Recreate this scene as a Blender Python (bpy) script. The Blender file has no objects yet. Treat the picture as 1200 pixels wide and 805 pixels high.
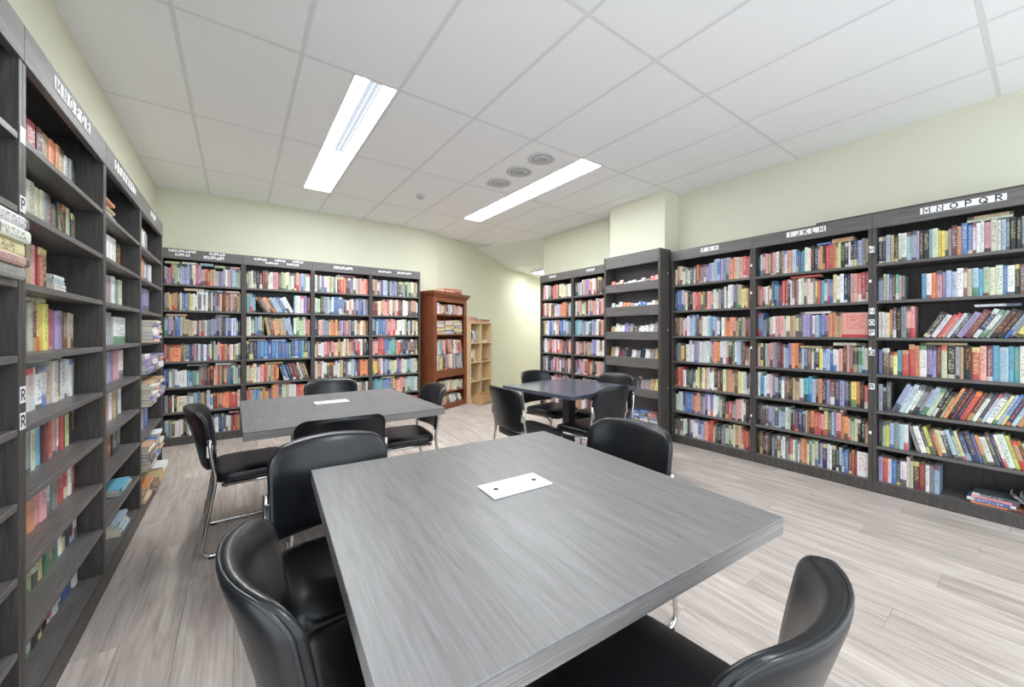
import bpy, math, random
from mathutils import Vector, Matrix
random.seed(7)
rnd = random.Random(11)

# ------------------------------------------------------------------ camera, world, exposure
scene = bpy.context.scene
COL = scene.collection
CAMH = 1.27                                   # eye height; x = 0, y = 0 is under the camera
F_PX, HORIZ = 450.0, 389.5                    # focal length and horizon row, in 1200 x 805 pixels
YAW = math.atan(321 / 450.0)
cd = bpy.data.cameras.new('camera')
cam = bpy.data.objects.new('camera', cd); COL.objects.link(cam)
cd.sensor_fit = 'HORIZONTAL'; cd.sensor_width = 36.0
cd.lens = 36.0 * F_PX / 1200.0
cd.shift_y = -(402.5 - HORIZ) / 1200.0
cd.clip_start = 0.02; cd.clip_end = 60
cam.location = (0, 0, CAMH)
cam.rotation_euler = (math.pi / 2, 0, -YAW)
scene.camera = cam

w = bpy.data.worlds.new('world'); scene.world = w; w.use_nodes = True
w.node_tree.nodes['Background'].inputs[0].default_value = (0.83, 0.92, 1.0, 1)
w.node_tree.nodes['Background'].inputs[1].default_value = 1.35
vs = scene.view_settings
vs.view_transform = 'Standard'; vs.look = 'None'; vs.gamma = 1.0; vs.use_curve_mapping = False
vs.exposure = 0.92
LAMP = 20.0                                   # emission of the troffer diffusers

ZC = 2.97                                     # ceiling height
XL, XR, YB, YF = -0.775, 4.46, 6.0, -1.03      # the room; it is open behind the camera, where daylight comes in

# ------------------------------------------------------------------ colours and materials
def s2l(c):
    return tuple(((v / 255.0) / 12.92 if v / 255.0 <= 0.04045 else ((v / 255.0 + 0.055) / 1.055) ** 2.4) for v in c)
MATS = {}
class NT:
    def __init__(self, name):
        m = bpy.data.materials.new(name); m.use_nodes = True
        self.m = m; self.t = m.node_tree; self.b = self.t.nodes['Principled BSDF']; MATS[name] = m
    def n(self, kind, **kw):
        nd = self.t.nodes.new(kind)
        for k, v in kw.items(): setattr(nd, k, v)
        return nd
    def l(self, a, b): self.t.links.new(a, b)
    def setin(self, s, v):
        if hasattr(v, 'links'): self.l(v, s)
        elif isinstance(v, tuple) and s.type == 'RGBA' and len(v) == 3: s.default_value = (*v, 1)
        else: s.default_value = v
    def math(self, op, a, b=0.0, c=None):
        nd = self.n('ShaderNodeMath', operation=op)
        self.setin(nd.inputs[0], a); self.setin(nd.inputs[1], b)
        if c is not None: self.setin(nd.inputs[2], c)
        return nd.outputs[0]
    def mix(self, f, a, b):
        nd = self.n('ShaderNodeMix', data_type='RGBA')
        self.setin(nd.inputs[0], f); self.setin(nd.inputs[6], a); self.setin(nd.inputs[7], b)
        return nd.outputs[2]
    def noise(self, vec, scale, detail=2.0, rough=0.5, dist=0.0):
        nd = self.n('ShaderNodeTexNoise'); self.l(vec, nd.inputs['Vector'])
        nd.inputs['Scale'].default_value = scale; nd.inputs['Detail'].default_value = detail
        nd.inputs['Roughness'].default_value = rough; nd.inputs['Distortion'].default_value = dist
        return nd.outputs['Fac']
    def mapping(self, vec, scale=(1, 1, 1), loc=(0, 0, 0)):
        nd = self.n('ShaderNodeMapping'); self.l(vec, nd.inputs['Vector'])
        nd.inputs['Scale'].default_value = scale; nd.inputs['Location'].default_value = loc
        return nd.outputs['Vector']
    def ramp(self, fac, stops):
        nd = self.n('ShaderNodeValToRGB'); self.l(fac, nd.inputs['Fac'])
        e = nd.color_ramp.elements
        while len(e) < len(stops): e.new(0.5)
        for i, (p, c) in enumerate(stops): e[i].position = p; e[i].color = (*c, 1)
        return nd.outputs['Color']
    def bump(self, h, strength=0.2, dist=0.01):
        nd = self.n('ShaderNodeBump'); nd.inputs['Strength'].default_value = strength; nd.inputs['Distance'].default_value = dist
        self.l(h, nd.inputs['Height']); self.l(nd.outputs['Normal'], self.b.inputs['Normal'])
    def set(self, col=None, rough=0.5, metal=0.0, spec=None, coat=None):
        if col is not None: self.setin(self.b.inputs['Base Color'], col)
        self.setin(self.b.inputs['Roughness'], rough); self.b.inputs['Metallic'].default_value = metal
        if spec is not None: self.b.inputs['Specular IOR Level'].default_value = spec
        if coat is not None: self.b.inputs['Coat Weight'].default_value = coat; self.b.inputs['Coat Roughness'].default_value = 0.15
        return self

def plain(name, rgb, rough=0.5, metal=0.0, spec=None, noise=0.0, nscale=20.0):
    t = NT(name); c = s2l(rgb)
    if noise:
        tc = t.n('ShaderNodeTexCoord').outputs['Object']
        f = t.noise(tc, nscale, 3)
        c = t.mix(f, tuple(v * (1 - noise) for v in c), tuple(min(1, v * (1 + noise)) for v in c))
    t.set(c, rough, metal, spec); return t.m

def wood(name, dark, mid, light, axis, rough=0.45, stretch=14.0, scale=3.0, rand=0.0, bump=0.05, coat=None, fine=0.5):
    """streaky laminate / timber; axis = the direction the grain runs in object space"""
    t = NT(name); tc = t.n('ShaderNodeTexCoord').outputs['Object']
    oi = t.n('ShaderNodeObjectInfo')
    sc = [stretch] * 3; sc[axis] = 1.0
    off = t.n('ShaderNodeVectorMath', operation='MULTIPLY_ADD')
    t.l(oi.outputs['Random'], off.inputs[0]); off.inputs[1].default_value = (37, 53, 71); t.l(tc, off.inputs[2])
    v = t.mapping(off.outputs[0], tuple(sc))
    a = t.noise(v, scale, 4, 0.6, 1.2)
    sc2 = [stretch * 7] * 3; sc2[axis] = 2.0
    b = t.noise(t.mapping(off.outputs[0], tuple(sc2)), scale, 2, 0.6)
    f = t.math('MULTIPLY_ADD', b, fine, t.math('MULTIPLY', a, 1 - fine))
    col = t.ramp(f, [(0.30, s2l(dark)), (0.5, s2l(mid)), (0.68, s2l(light))])
    if rand:
        hs = t.n('ShaderNodeHueSaturation'); t.l(col, hs.inputs['Color'])
        t.l(t.math('MULTIPLY_ADD', oi.outputs['Random'], rand, 1 - rand / 2), hs.inputs['Value'])
        col = hs.outputs['Color']
    t.set(col, rough, coat=coat)
    if bump: t.bump(f, bump, 0.004)
    return t.m

plain('wall_paint', (218, 217, 196), 0.85, noise=0.02, nscale=6)
plain('ceiling_tile', (246, 246, 246), 0.9, noise=0.03, nscale=120)
plain('ceiling_tee', (228, 228, 228), 0.8)
plain('ceiling_plain', (236, 236, 236), 0.9)
wood('floor_wood', (148, 136, 127), (187, 175, 167), (211, 201, 193), 1, 0.42, 9.0, 1.6, rand=0.16, bump=0.03, fine=0.35)
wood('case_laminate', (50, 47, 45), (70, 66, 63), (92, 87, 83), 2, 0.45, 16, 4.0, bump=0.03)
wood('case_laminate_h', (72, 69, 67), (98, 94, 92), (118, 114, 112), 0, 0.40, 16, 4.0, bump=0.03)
wood('table_laminate', (98, 95, 94), (114, 112, 111), (127, 125, 125), 1, 0.40, 10, 2.6, bump=0.02, coat=0.0, fine=0.5)
wood('table_edge', (92, 88, 86), (124, 120, 118), (150, 146, 144), 0, 0.45, 40, 3.0, bump=0.04)
wood('cherry', (86, 44, 26), (122, 66, 40), (150, 88, 56), 2, 0.4, 12, 3.0)
wood('pine', (196, 164, 116), (216, 186, 140), (230, 204, 160), 2, 0.5, 10, 3.0)
plain('table_black', (80, 85, 98), 0.22)
plain('black_metal', (18, 18, 20), 0.4)
plain('chrome', (205, 203, 200), 0.16, 1.0)
plain('rubber', (14, 14, 14), 0.7)
plain('white_plastic', (236, 236, 238), 0.35)
plain('sign_white', (238, 238, 238), 0.5)
plain('sign_black', (14, 14, 15), 0.5)
plain('grille', (205, 205, 205), 0.6)
plain('grille_dark', (180, 180, 180), 0.7)
plain('fixture_white', (240, 240, 240), 0.5)
plain('crate', (190, 150, 104), 0.6, noise=0.1)
plain('plastic_blue', (50, 110, 180), 0.3)
t = NT('vinyl'); tc = t.n('ShaderNodeTexCoord').outputs['Object']
t.set((0.006, 0.007, 0.009), 0.30, spec=0.5); t.bump(t.noise(tc, 260, 2), 0.12, 0.002)
t = NT('vinyl_piping'); t.set((0.012, 0.013, 0.015), 0.3, spec=0.6)
def lamp_mat(name, s):
    t = NT(name); t.set((0.9, 0.9, 0.9), 0.5)
    t.b.inputs['Emission Color'].default_value = (0.93, 0.97, 1.0, 1); t.b.inputs['Emission Strength'].default_value = s
lamp_mat('slot_white', 0.6); lamp_mat('diffuser', LAMP); lamp_mat('diffuser_small', LAMP * 0.55)
t = NT('baffle'); t.set(s2l((120, 126, 134)), 0.5)
t.b.inputs['Emission Color'].default_value = (0.8, 0.88, 1.0, 1); t.b.inputs['Emission Strength'].default_value = 0.36

# header signs whose lettering is too far away to read
t = NT('sign_faint'); tc = t.n('ShaderNodeTexCoord').outputs['Object']
f = t.noise(t.mapping(tc, (70, 1, 30)), 1.0, 1)
t.set(t.ramp(f, [(0.46, s2l((228, 228, 228))), (0.60, s2l((120, 120, 122)))]), 0.5)

# books: colours come with the mesh of each book, the title lettering is streaks too small to read
t = NT('book_cover')
ca = t.n('ShaderNodeAttribute', attribute_name='bcol').outputs['Color']
cb = t.n('ShaderNodeAttribute', attribute_name='bacc').outputs['Color']
rr = t.n('ShaderNodeAttribute', attribute_name='brnd').outputs['Fac']
uvn = t.n('ShaderNodeUVMap', uv_map='UVMap').outputs['UV']
sx = t.n('ShaderNodeSeparateXYZ'); t.l(uvn, sx.inputs[0]); U, V = sx.outputs[0], sx.outputs[1]
cx = t.n('ShaderNodeCombineXYZ')
t.l(t.math('MULTIPLY', U, 3.6), cx.inputs[0]); t.l(t.math('MULTIPLY', V, 40.0), cx.inputs[1]); t.l(t.math('MULTIPLY', rr, 91.0), cx.inputs[2])
ns = t.noise(cx.outputs[0], 1.0, 1.0)
ink = t.math('GREATER_THAN', ns, 0.54)
inu = t.math('LESS_THAN', t.math('ABSOLUTE', t.math('SUBTRACT', U, 0.5)), 0.33)
lo = t.math('MULTIPLY_ADD', rr, 0.25, 0.12)
inv = t.math('MULTIPLY', t.math('GREATER_THAN', V, lo), t.math('LESS_THAN', V, 0.9))
text = t.math('MULTIPLY', t.math('MULTIPLY', ink, inu), inv)
band = t.math('MULTIPLY', t.math('LESS_THAN', t.math('FRACT', t.math('MULTIPLY', rr, 7.31)), 0.34),
              t.math('MULTIPLY', t.math('GREATER_THAN', V, 0.0), t.math('LESS_THAN', V, t.math('MULTIPLY_ADD', t.math('FRACT', t.math('MULTIPLY', rr, 3.7)), 0.35, 0.08))))
band2 = t.math('MULTIPLY', t.math('LESS_THAN', t.math('FRACT', t.math('MULTIPLY', rr, 17.9)), 0.22), t.math('GREATER_THAN', V, 0.84))
bands = t.math('MAXIMUM', band, band2)
c1 = t.mix(t.math('MULTIPLY', bands, 0.85), ca, cb)
c2 = t.mix(t.math('MULTIPLY', text, 0.62), c1, t.mix(bands, cb, ca))
t.set(c2, 0.4)
plain('book_pages', (222, 212, 190), 0.8, noise=0.08, nscale=90)

# ------------------------------------------------------------------ mesh helpers
class MB:
    def __init__(self): self.v, self.f, self.mi, self.sm = [], [], [], []
    def add(self, vs_, fs, mi=0, smooth=False, M=None):
        o = len(self.v)
        self.v += [tuple(M @ Vector(p)) if M else tuple(p) for p in vs_]
        for f in fs: self.f.append(tuple(i + o for i in f)); self.mi.append(mi); self.sm.append(smooth)
        return self
    def box(self, x0, x1, y0, y1, z0, z1, mi=0, M=None):
        return self.add([(x0, y0, z0), (x1, y0, z0), (x1, y1, z0), (x0, y1, z0), (x0, y0, z1), (x1, y0, z1), (x1, y1, z1), (x0, y1, z1)],
                        [(0, 3, 2, 1), (4, 5, 6, 7), (0, 1, 5, 4), (1, 2, 6, 5), (2, 3, 7, 6), (3, 0, 4, 7)], mi, M=M)
    def bevbox(self, x0, x1, y0, y1, z0, z1, b=0.003, mi=0):
        """box with chamfered edges along all sides"""
        vs_ = []
        for (zx, ins) in ((z0, b), (z0 + b, 0), (z1 - b, 0), (z1, b)):
            for (px, py) in ((x0 + b + ins, y0 + ins), (x1 - b - ins, y0 + ins), (x1 - ins, y0 + b + ins), (x1 - ins, y1 - b - ins),
                             (x1 - b - ins, y1 - ins), (x0 + b + ins, y1 - ins), (x0 + ins, y1 - b - ins), (x0 + ins, y0 + b + ins)):
                vs_.append((px, py, zx))
        fs = [tuple(reversed(range(8))), tuple(range(24, 32))]
        for k in range(3):
            for i in range(8): j = (i + 1) % 8; fs.append((k * 8 + i, k * 8 + j, k * 8 + 8 + j, k * 8 + 8 + i))
        return self.add(vs_, fs, mi)
    def prism(self, poly, z0, z1, mi=0):
        n = len(poly)
        a = sum(poly[i][0] * poly[(i + 1) % n][1] - poly[(i + 1) % n][0] * poly[i][1] for i in range(n))
        if a < 0: poly = poly[::-1]
        vs_ = [(x, y, z0) for x, y in poly] + [(x, y, z1) for x, y in poly]
        fs = [tuple(reversed(range(n))), tuple(range(n, 2 * n))] + [(i, (i + 1) % n, n + (i + 1) % n, n + i) for i in range(n)]
        return self.add(vs_, fs, mi)
    def tube(self, pts, r, seg=10, mi=0, closed=False):
        pts = [Vector(p) for p in pts]; n = len(pts); vs_ = []; up = None
        for i, p in enumerate(pts):
            a = pts[i - 1] if (i > 0 or closed) else pts[i]; b = pts[(i + 1) % n] if (i < n - 1 or closed) else pts[i]
            d = (b - a).normalized()
            if up is None:
                ref = Vector((0, 0, 1)) if abs(d.z) < 0.9 else Vector((1, 0, 0)); up = (ref - d * ref.dot(d)).normalized()
            else: up = (up - d * up.dot(d)).normalized()
            s = d.cross(up)
            for k in range(seg):
                q = 2 * math.pi * k / seg; vs_.append(p + (up * math.cos(q) + s * math.sin(q)) * r)
        fs = []
        for i in range(n if closed else n - 1):
            j = (i + 1) % n
            for k in range(seg): m = (k + 1) % seg; fs.append((i * seg + k, i * seg + m, j * seg + m, j * seg + k))
        if not closed: fs += [tuple(reversed(range(seg))), tuple(range((n - 1) * seg, n * seg))]
        return self.add(vs_, fs, mi, True)
    def lathe(self, prof, c=(0, 0, 0), seg=32, mi=0, smooth=True):
        vs_ = []; n = len(prof)
        for r, z in prof:
            for k in range(seg): q = 2 * math.pi * k / seg; vs_.append((c[0] + r * math.cos(q), c[1] + r * math.sin(q), c[2] + z))
        fs = [(i * seg + k, i * seg + (k + 1) % seg, (i + 1) * seg + (k + 1) % seg, (i + 1) * seg + k) for i in range(n - 1) for k in range(seg)]
        fs += [tuple(reversed(range(seg))), tuple(range((n - 1) * seg, n * seg))]
        return self.add(vs_, fs, mi, smooth)
    def mesh(self, name, *mats):
        me = bpy.data.meshes.new(name); me.from_pydata(self.v, [], self.f)
        for m in mats: me.materials.append(MATS[m])
        me.polygons.foreach_set('material_index', self.mi); me.polygons.foreach_set('use_smooth', self.sm)
        me.update(); return me
    def build(self, name, mats, parent=None, loc=(0, 0, 0), rz=0.0):
        me = self.mesh(name, *([mats] if isinstance(mats, str) else mats))
        return link(name, me, parent, loc, rz)

def link(name, data, parent=None, loc=(0, 0, 0), rz=0.0):
    o = bpy.data.objects.new(name, data); COL.objects.link(o)
    o.location = loc; o.rotation_euler = (0, 0, rz)
    if parent: o.parent = parent
    return o
def tag(o, label=None, cat=None, group=None, kind=None):
    if label: o['label'] = label
    if cat: o['category'] = cat
    if group: o['group'] = group
    if kind: o['kind'] = kind
    return o
def thing(name, label, cat, loc=(0, 0, 0), rz=0.0, group=None):
    return tag(link(name, None, None, loc, rz), label, cat, group)
def copy_tree(o, parent=None):
    c = o.copy(); COL.objects.link(c); c.parent = parent
    for ch in list(o.children): copy_tree(ch, c)
    return c
def fillet(pts, r, n=5):
    """round the inner corners of a polyline"""
    pts = [Vector(p) for p in pts]; out = [pts[0]]
    for i in range(1, len(pts) - 1):
        a, b, c = pts[i - 1], pts[i], pts[i + 1]
        d1 = (a - b); d2 = (c - b); rr_ = min(r, d1.length * 0.45, d2.length * 0.45)
        p, q = b + d1.normalized() * rr_, b + d2.normalized() * rr_
        for k in range(n + 1):
            s = k / n; out.append(p * (1 - s) ** 2 + b * 2 * s * (1 - s) + q * s * s)
    out.append(pts[-1]); return out
def arc(cx, cy, rx, ry, a0, a1, n=10): return [(cx + rx * math.cos(math.radians(a0 + (a1 - a0) * k / n)), cy + ry * math.sin(math.radians(a0 + (a1 - a0) * k / n))) for k in range(n + 1)]
STROKES = {   # capital letters drawn with a broad pen in a 0.8 x 1 box
 'F': [[(0, 0), (0, 1)], [(0, 1), (.62, 1)], [(0, .53), (.5, .53)]], 'G': [arc(.42, .5, .42, .5, 45, 330) + [(.80, .5)], [(.45, .5), (.82, .5)]],
 'H': [[(0, 0), (0, 1)], [(.7, 0), (.7, 1)], [(0, .52), (.7, .52)]], 'I': [[(.35, 0), (.35, 1)]], 'J': [[(.55, 1), (.55, .25)] + arc(.3, .25, .25, .25, 0, -180)],
 'K': [[(0, 0), (0, 1)], [(.68, 1), (0, .42)], [(.22, .6), (.72, 0)]], 'L': [[(0, 1), (0, 0), (.6, 0)]], 'M': [[(0, 0), (0, 1), (.42, .25), (.84, 1), (.84, 0)]],
 'N': [[(0, 0), (0, 1), (.72, 0), (.72, 1)]], 'O': [arc(.42, .5, .42, .5, 0, 360, 20)], 'P': [[(0, 0), (0, 1), (.35, 1)] + arc(.35, .74, .28, .26, 90, -90) + [(0, .48)]],
 'Q': [arc(.42, .5, .42, .5, 0, 360, 20), [(.5, .28), (.85, -.05)]], 'R': [[(0, 0), (0, 1), (.35, 1)] + arc(.35, .74, .28, .26, 90, -90) + [(0, .48)], [(.3, .48), (.68, 0)]],
 'S': [arc(.35, .75, .3, .25, 30, 270) + arc(.35, .25, .3, .25, 90, -150)], 'T': [[(.35, 0), (.35, 1)], [(0, 1), (.7, 1)]], 'U': [[(0, 1), (0, .33)] + arc(.35, .33, .35, .33, 180, 360) + [(.7, 1)]],
 'V': [[(0, 1), (.37, 0), (.74, 1)]], 'W': [[(0, 1), (.25, 0), (.5, .8), (.75, 0), (1, 1)]], 'X': [[(0, 0), (.7, 1)], [(0, 1), (.7, 0)]], 'Y': [[(0, 1), (.35, .5), (.7, 1)], [(.35, .5), (.35, 0)]],
 'Z': [[(0, 1), (.68, 1), (0, 0), (.7, 0)]]}
def letter_mesh(c, size, pen=0.19):
    """a flat raised letter, centred, standing in the x-z plane with its face towards -y"""
    m = MB(); k = size * 0.72
    xs = [p[0] for st in STROKES[c] for p in st]; xc = (min(xs) + max(xs)) / 2
    for si, st in enumerate(STROKES[c]):
        pts = [Vector(((p[0] - xc) * k, 0, (p[1] - 0.5) * k)) for p in st]; hw = pen * k / 2; vs_ = []; y = -0.0004 - 0.00005 * si
        for i, p in enumerate(pts):
            d1 = (pts[i] - pts[i - 1]).normalized() if i else (pts[1] - pts[0]).normalized()
            d2 = (pts[i + 1] - pts[i]).normalized() if i < len(pts) - 1 else d1
            t_ = (d1 + d2); t_ = t_.normalized() if t_.length > 0.2 else d1
            nrm = Vector((-t_.z, 0, t_.x)); q = hw / max(0.55, abs(t_.dot(d1)))
            e = -t_ * hw * 0.6 if i == 0 else t_ * hw * 0.6 if i == len(pts) - 1 else Vector((0, 0, 0))
            for sg in (1, -1): vs_.append(p + e + nrm * q * sg)
        n = len(vs_)
        vv = [(v.x, y, v.z) for v in vs_] + [(v.x, 0, v.z) for v in vs_]; fs = []
        for i in range(len(pts) - 1):
            a_ = 2 * i; fs += [(a_, a_ + 1, a_ + 3, a_ + 2), (n + a_ + 2, n + a_ + 3, n + a_ + 1, n + a_), (a_, a_ + 2, n + a_ + 2, n + a_), (a_ + 3, a_ + 1, n + a_ + 1, n + a_ + 3)]
        m.add(vv, fs)
    return m.mesh('letter', 'sign_black')

# ------------------------------------------------------------------ the room
WALLP = [(XL, YB), (2.15, YB), (2.5, 6.035), (2.8, 6.135)]
DC = Vector((math.cos(math.radians(27.5)), math.sin(math.radians(27.5))))      # the corridor runs this way
def cw(s, off=0.0): return (2.8 + DC.x * s - DC.y * off, 6.135 + DC.y * s + DC.x * off)
def struct(name, mb, mat): return tag(mb.build(name, mat), kind='structure')

struct('wall_left', MB().box(XL - 0.12, XL, 0.90, YB + 0.12, -0.1, 3.1), 'wall_paint')
struct('wall_right', MB().box(XR, XR + 0.12, YF, 5.28, -0.1, 3.1), 'wall_paint')
struct('wall_pillar', MB().box(4.157, XR, 2.68, 3.51, 0.0, ZC + 0.02), 'wall_paint')
outer = [cw(7.5, 0.12), (2.75, 6.26), (2.45, 6.16), (2.1, 6.12), (XL, 6.12)]
struct('wall_back', MB().prism(WALLP + [cw(7.5)] + outer, -0.1, 3.1), 'wall_paint')
struct('wall_corridor', MB().prism([(4.58, 5.16), (11.0, 8.50), (11.0, 8.65), (4.58, 5.28)], -0.1, 3.1), 'wall_paint')
struct('wall_corridor_end', MB().prism([(9.2, 7.6), (9.3, 7.6), (9.3, 9.9), (9.2, 9.9)], -0.1, 3.1), 'wall_paint')

floor = struct('floor', MB().box(XL - 0.1, 11.0, YF, 10.0, -0.12, -0.006), 'floor_wood')
PW, PL = 0.19, 1.32
full_plank = MB().bevbox(0.0005, PW - 0.0005, 0.0005, PL - 0.0005, -0.006, 0, 0.0008).mesh('plank', 'floor_wood')
ix = 0; x = XL
while x < 5.4:
    y = -1.3 - (ix * 0.47) % PL
    while y < 7.3:
        inside = (x + PW < XR + 0.1 and y < 6.0) or (y > 5.2 and y < 6.5 + (x - 2.8) * 0.5 and x > 2.6)
        if inside:
            link('plank', full_plank, floor, (x, y, 0))
        y += PL
    x += PW; ix += 1

# ceiling: suspended tiles in a tee grid
SEAM_A, SEAM_B = (4.52, 5.20), (3.93, 6.74)
ROOM = [(XL, YF), (XR, YF), (XR, 5.28), (4.50, 5.28), SEAM_B, (2.8, 6.135), (2.5, 6.035), (2.15, YB), (XL, YB)]
def clip_rect(poly, x0, x1, y0, y1):
    for ax, lim, sg in ((0, x0, 1), (0, x1, -1), (1, y0, 1), (1, y1, -1)):
        out = []
        for i in range(len(poly)):
            p, q = poly[i], poly[(i + 1) % len(poly)]
            dp, dq = (p[ax] - lim) * sg, (q[ax] - lim) * sg
            if dp >= 0: out.append(p)
            if (dp >= 0) != (dq >= 0):
                s = dp / (dp - dq); out.append((p[0] + (q[0] - p[0]) * s, p[1] + (q[1] - p[1]) * s))
        poly = out
        if len(poly) < 3: return []
    cl = []
    for p in poly:
        if not cl or (abs(p[0] - cl[-1][0]) + abs(p[1] - cl[-1][1])) > 1e-4: cl.append(p)
    return cl
def area(p): return abs(sum(p[i][0] * p[(i + 1) % len(p)][1] - p[(i + 1) % len(p)][0] * p[i][1] for i in range(len(p)))) / 2 if len(p) > 2 else 0
ceiling = struct('ceiling', MB().prism(ROOM, ZC + 0.0152, ZC + 0.12), 'ceiling_plain')
GX = [-0.285 + 0.6035 * k for k in range(-1, 9)]
GY = [0.215 + 1.22 * k for k in range(-4, 6)]
FIX = [(0.619, 2.655), (0.619, 3.875), (2.731, 2.655), (2.731, 3.875),
       (0.619, -1.005)]
def fix_in(x0, x1, y0): return [fx for fx, fy in FIX if x0 - 0.01 < fx and fx + 0.302 < x1 + 0.01 and abs(fy - y0) < 0.02]
full_tile = MB().bevbox(0.011, 0.6035 - 0.011, 0.011, 1.22 - 0.011, ZC, ZC + 0.015, 0.002).mesh('ceiling_panel', 'ceiling_tile')
for i in range(len(GX) - 1):
    for j in range(len(GY) - 1):
        x0, x1, y0, y1 = GX[i], GX[i + 1], GY[j], GY[j + 1]
        fx = fix_in(x0, x1, y0)
        if fx:
            if fx[0] > x0 + 0.1: x1 = fx[0] + 0.012
            else: x0 = fx[0] + 0.290
        p = clip_rect(ROOM, x0 + 0.011, x1 - 0.011, y0 + 0.011, y1 - 0.011)
        if area(p) < 0.004: continue
        if not fx and abs(area(p) - 0.5815 * 1.198) < 1e-3: link('ceiling_panel', full_tile, ceiling, (x0, y0, 0))
        else: MB().prism(p, ZC, ZC + 0.015).build('ceiling_panel', 'ceiling_tile', ceiling)
for gx in GX:
    p = clip_rect(ROOM, gx - 0.012, gx + 0.012, -99, 99)
    if area(p) > 0.001: MB().prism(p, ZC - 0.001, ZC + 0.015).build('grid_bar', 'ceiling_tee', ceiling)
for gy in GY:
    p = clip_rect(ROOM, -99, 99, gy - 0.012, gy + 0.012)
    if area(p) > 0.001: MB().prism(p, ZC - 0.0005, ZC + 0.015).build('grid_bar', 'ceiling_tee', ceiling)
# the corridor's ceiling: a slope down from the seam, then flat
nS = Vector((SEAM_A[1] - SEAM_B[1], SEAM_B[0] - SEAM_A[0])) * -1; nS.normalize()
ext = Vector((SEAM_B[0] - SEAM_A[0], SEAM_B[1] - SEAM_A[1])).normalized()
A = Vector(SEAM_A) - ext * 0.3; B = Vector(SEAM_B) + ext * 0.5
mb = MB()
def strip(d0, z0, d1, z1):
    a0, b0, a1, b1 = A + nS * d0, B + nS * d0, A + nS * d1, B + nS * d1 + ext * (d1 - d0) * 0.9
    if d0 > 1: b0 = B + nS * d0 + ext * d0 * 0.9
    vs_ = [(a0.x, a0.y, z0), (b0.x, b0.y, z0), (b1.x, b1.y, z1), (a1.x, a1.y, z1)]
    vs_ += [(p[0], p[1], p[2] + 0.08) for p in vs_]
    mb.add(vs_, [(0, 1, 2, 3), (7, 6, 5, 4), (0, 4, 5, 1), (1, 5, 6, 2), (2, 6, 7, 3), (3, 7, 4, 0)])
strip(-0.03, ZC - 0.003, 1.35, 2.765); strip(1.35, 2.765, 6.2, 2.765)
struct('ceiling_corridor', mb, 'ceiling_plain')

# ------------------------------------------------------------------ ceiling fixtures
def troffer(name, label, x, y, L=1.22, W=0.302, z=ZC, basket=True, group=None, rz=0.0, lens='diffuser'):
    r = thing(name, label, 'ceiling light', (x, y, z), rz, group)
    m = MB(); t_ = 0.014; hb = 0.048 if basket else 0.03
    m.box(0.002, t_, 0.004, L - 0.004, 0.0005, 0.05); m.box(W - t_, W - 0.002, 0.004, L - 0.004, 0.0005, 0.05)
    m.box(t_, W - t_, 0.004, 0.014, 0.0005, 0.05); m.box(t_, W - t_, L - 0.014, L - 0.004, 0.0005, 0.05)
    m.box(0.002, W - 0.002, 0.004, L - 0.004, 0.05, 0.056)
    m.build('housing', 'fixture_white', r)
    for s in (0, 1):
        x0, x1 = (t_, W / 2 - hb) if s == 0 else (W / 2 + hb, W - t_)
        MB().box(x0, x1, 0.018, L - 0.018, 0.002, 0.006).build('diffuser', lens, r)
    b = MB().box(W / 2 - hb, W / 2 + hb, 0.014, L - 0.018, 0.004, 0.010).build('centre_basket', 'baffle' if basket else lens, r)
    if basket:
        for k in (-0.012, 0.022):
            MB().box(W / 2 + k, W / 2 + k + 0.005, 0.03, L - 0.03, 0.001, 0.004).build('slot_rib', 'slot_white', b)
    return r
FG = 'recessed fluorescent troffers in the ceiling'
troffer('ceiling_light', 'recessed light with grey centre strip, nearer half of the left light row', 0.619, 2.655, group=FG)
troffer('ceiling_light', 'plain white recessed light, farther half of the left light row', 0.619, 3.875, basket=False, group=FG)
troffer('ceiling_light', 'recessed light beside round vents, nearer half of the right light row', 2.731, 2.655, basket=False, group=FG)
troffer('ceiling_light', 'recessed light near angled wall, farther half of the right light row', 2.731, 3.875, basket=False, group=FG)
troffer('ceiling_light', 'added unseen fill light behind the camera, in line with the left light row', *FIX[4], basket=False, group=FG)  # added out of view, to brighten the left floor and the near chairs
troffer('ceiling_light', 'small distant light in the lower corridor ceiling', 5.80, 6.72, 0.6, 0.6, 2.765 - 0.056, False, lens='diffuser_small')
troffer('ceiling_light', 'added corridor fill light, hidden behind the end of the right wall', 7.2, 7.1, 0.6, 0.6, 2.765 - 0.056, False)  # unseen extra lamp, added to lift the dark angled wall
for k, (y, lb) in enumerate(((2.89, 'nearest'), (3.257, 'middle'), (3.63, 'farthest'))):
    r = thing('ceiling_vent', 'round white ceiling vent, %s of the three beside the light' % lb, 'vent', (2.42, y, ZC), 0, 'round ceiling vents')
    MB().lathe([(0.14, 0), (0.138, -0.008), (0.11, -0.012), (0.100, -0.006)]).build('rim', 'grille', r)
    c = MB().lathe([(0.098, -0.004), (0.095, -0.010), (0.02, -0.013)]).build('grille', 'grille_dark', r)
    MB().lathe([(0.072, -0.010), (0.070, -0.016), (0.058, -0.016), (0.056, -0.010)]).build('ring', 'grille', c)
r = thing('smoke_detector', 'small round white smoke detector on the ceiling', 'smoke detector', (1.845, 4.54, ZC))
MB().lathe([(0.055, 0), (0.055, -0.012), (0.045, -0.02)]).build('base', 'grille', r)
MB().lathe([(0.040, -0.018), (0.036, -0.038), (0.015, -0.042)]).build('sensor_head', 'grille_dark', r)

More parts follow.
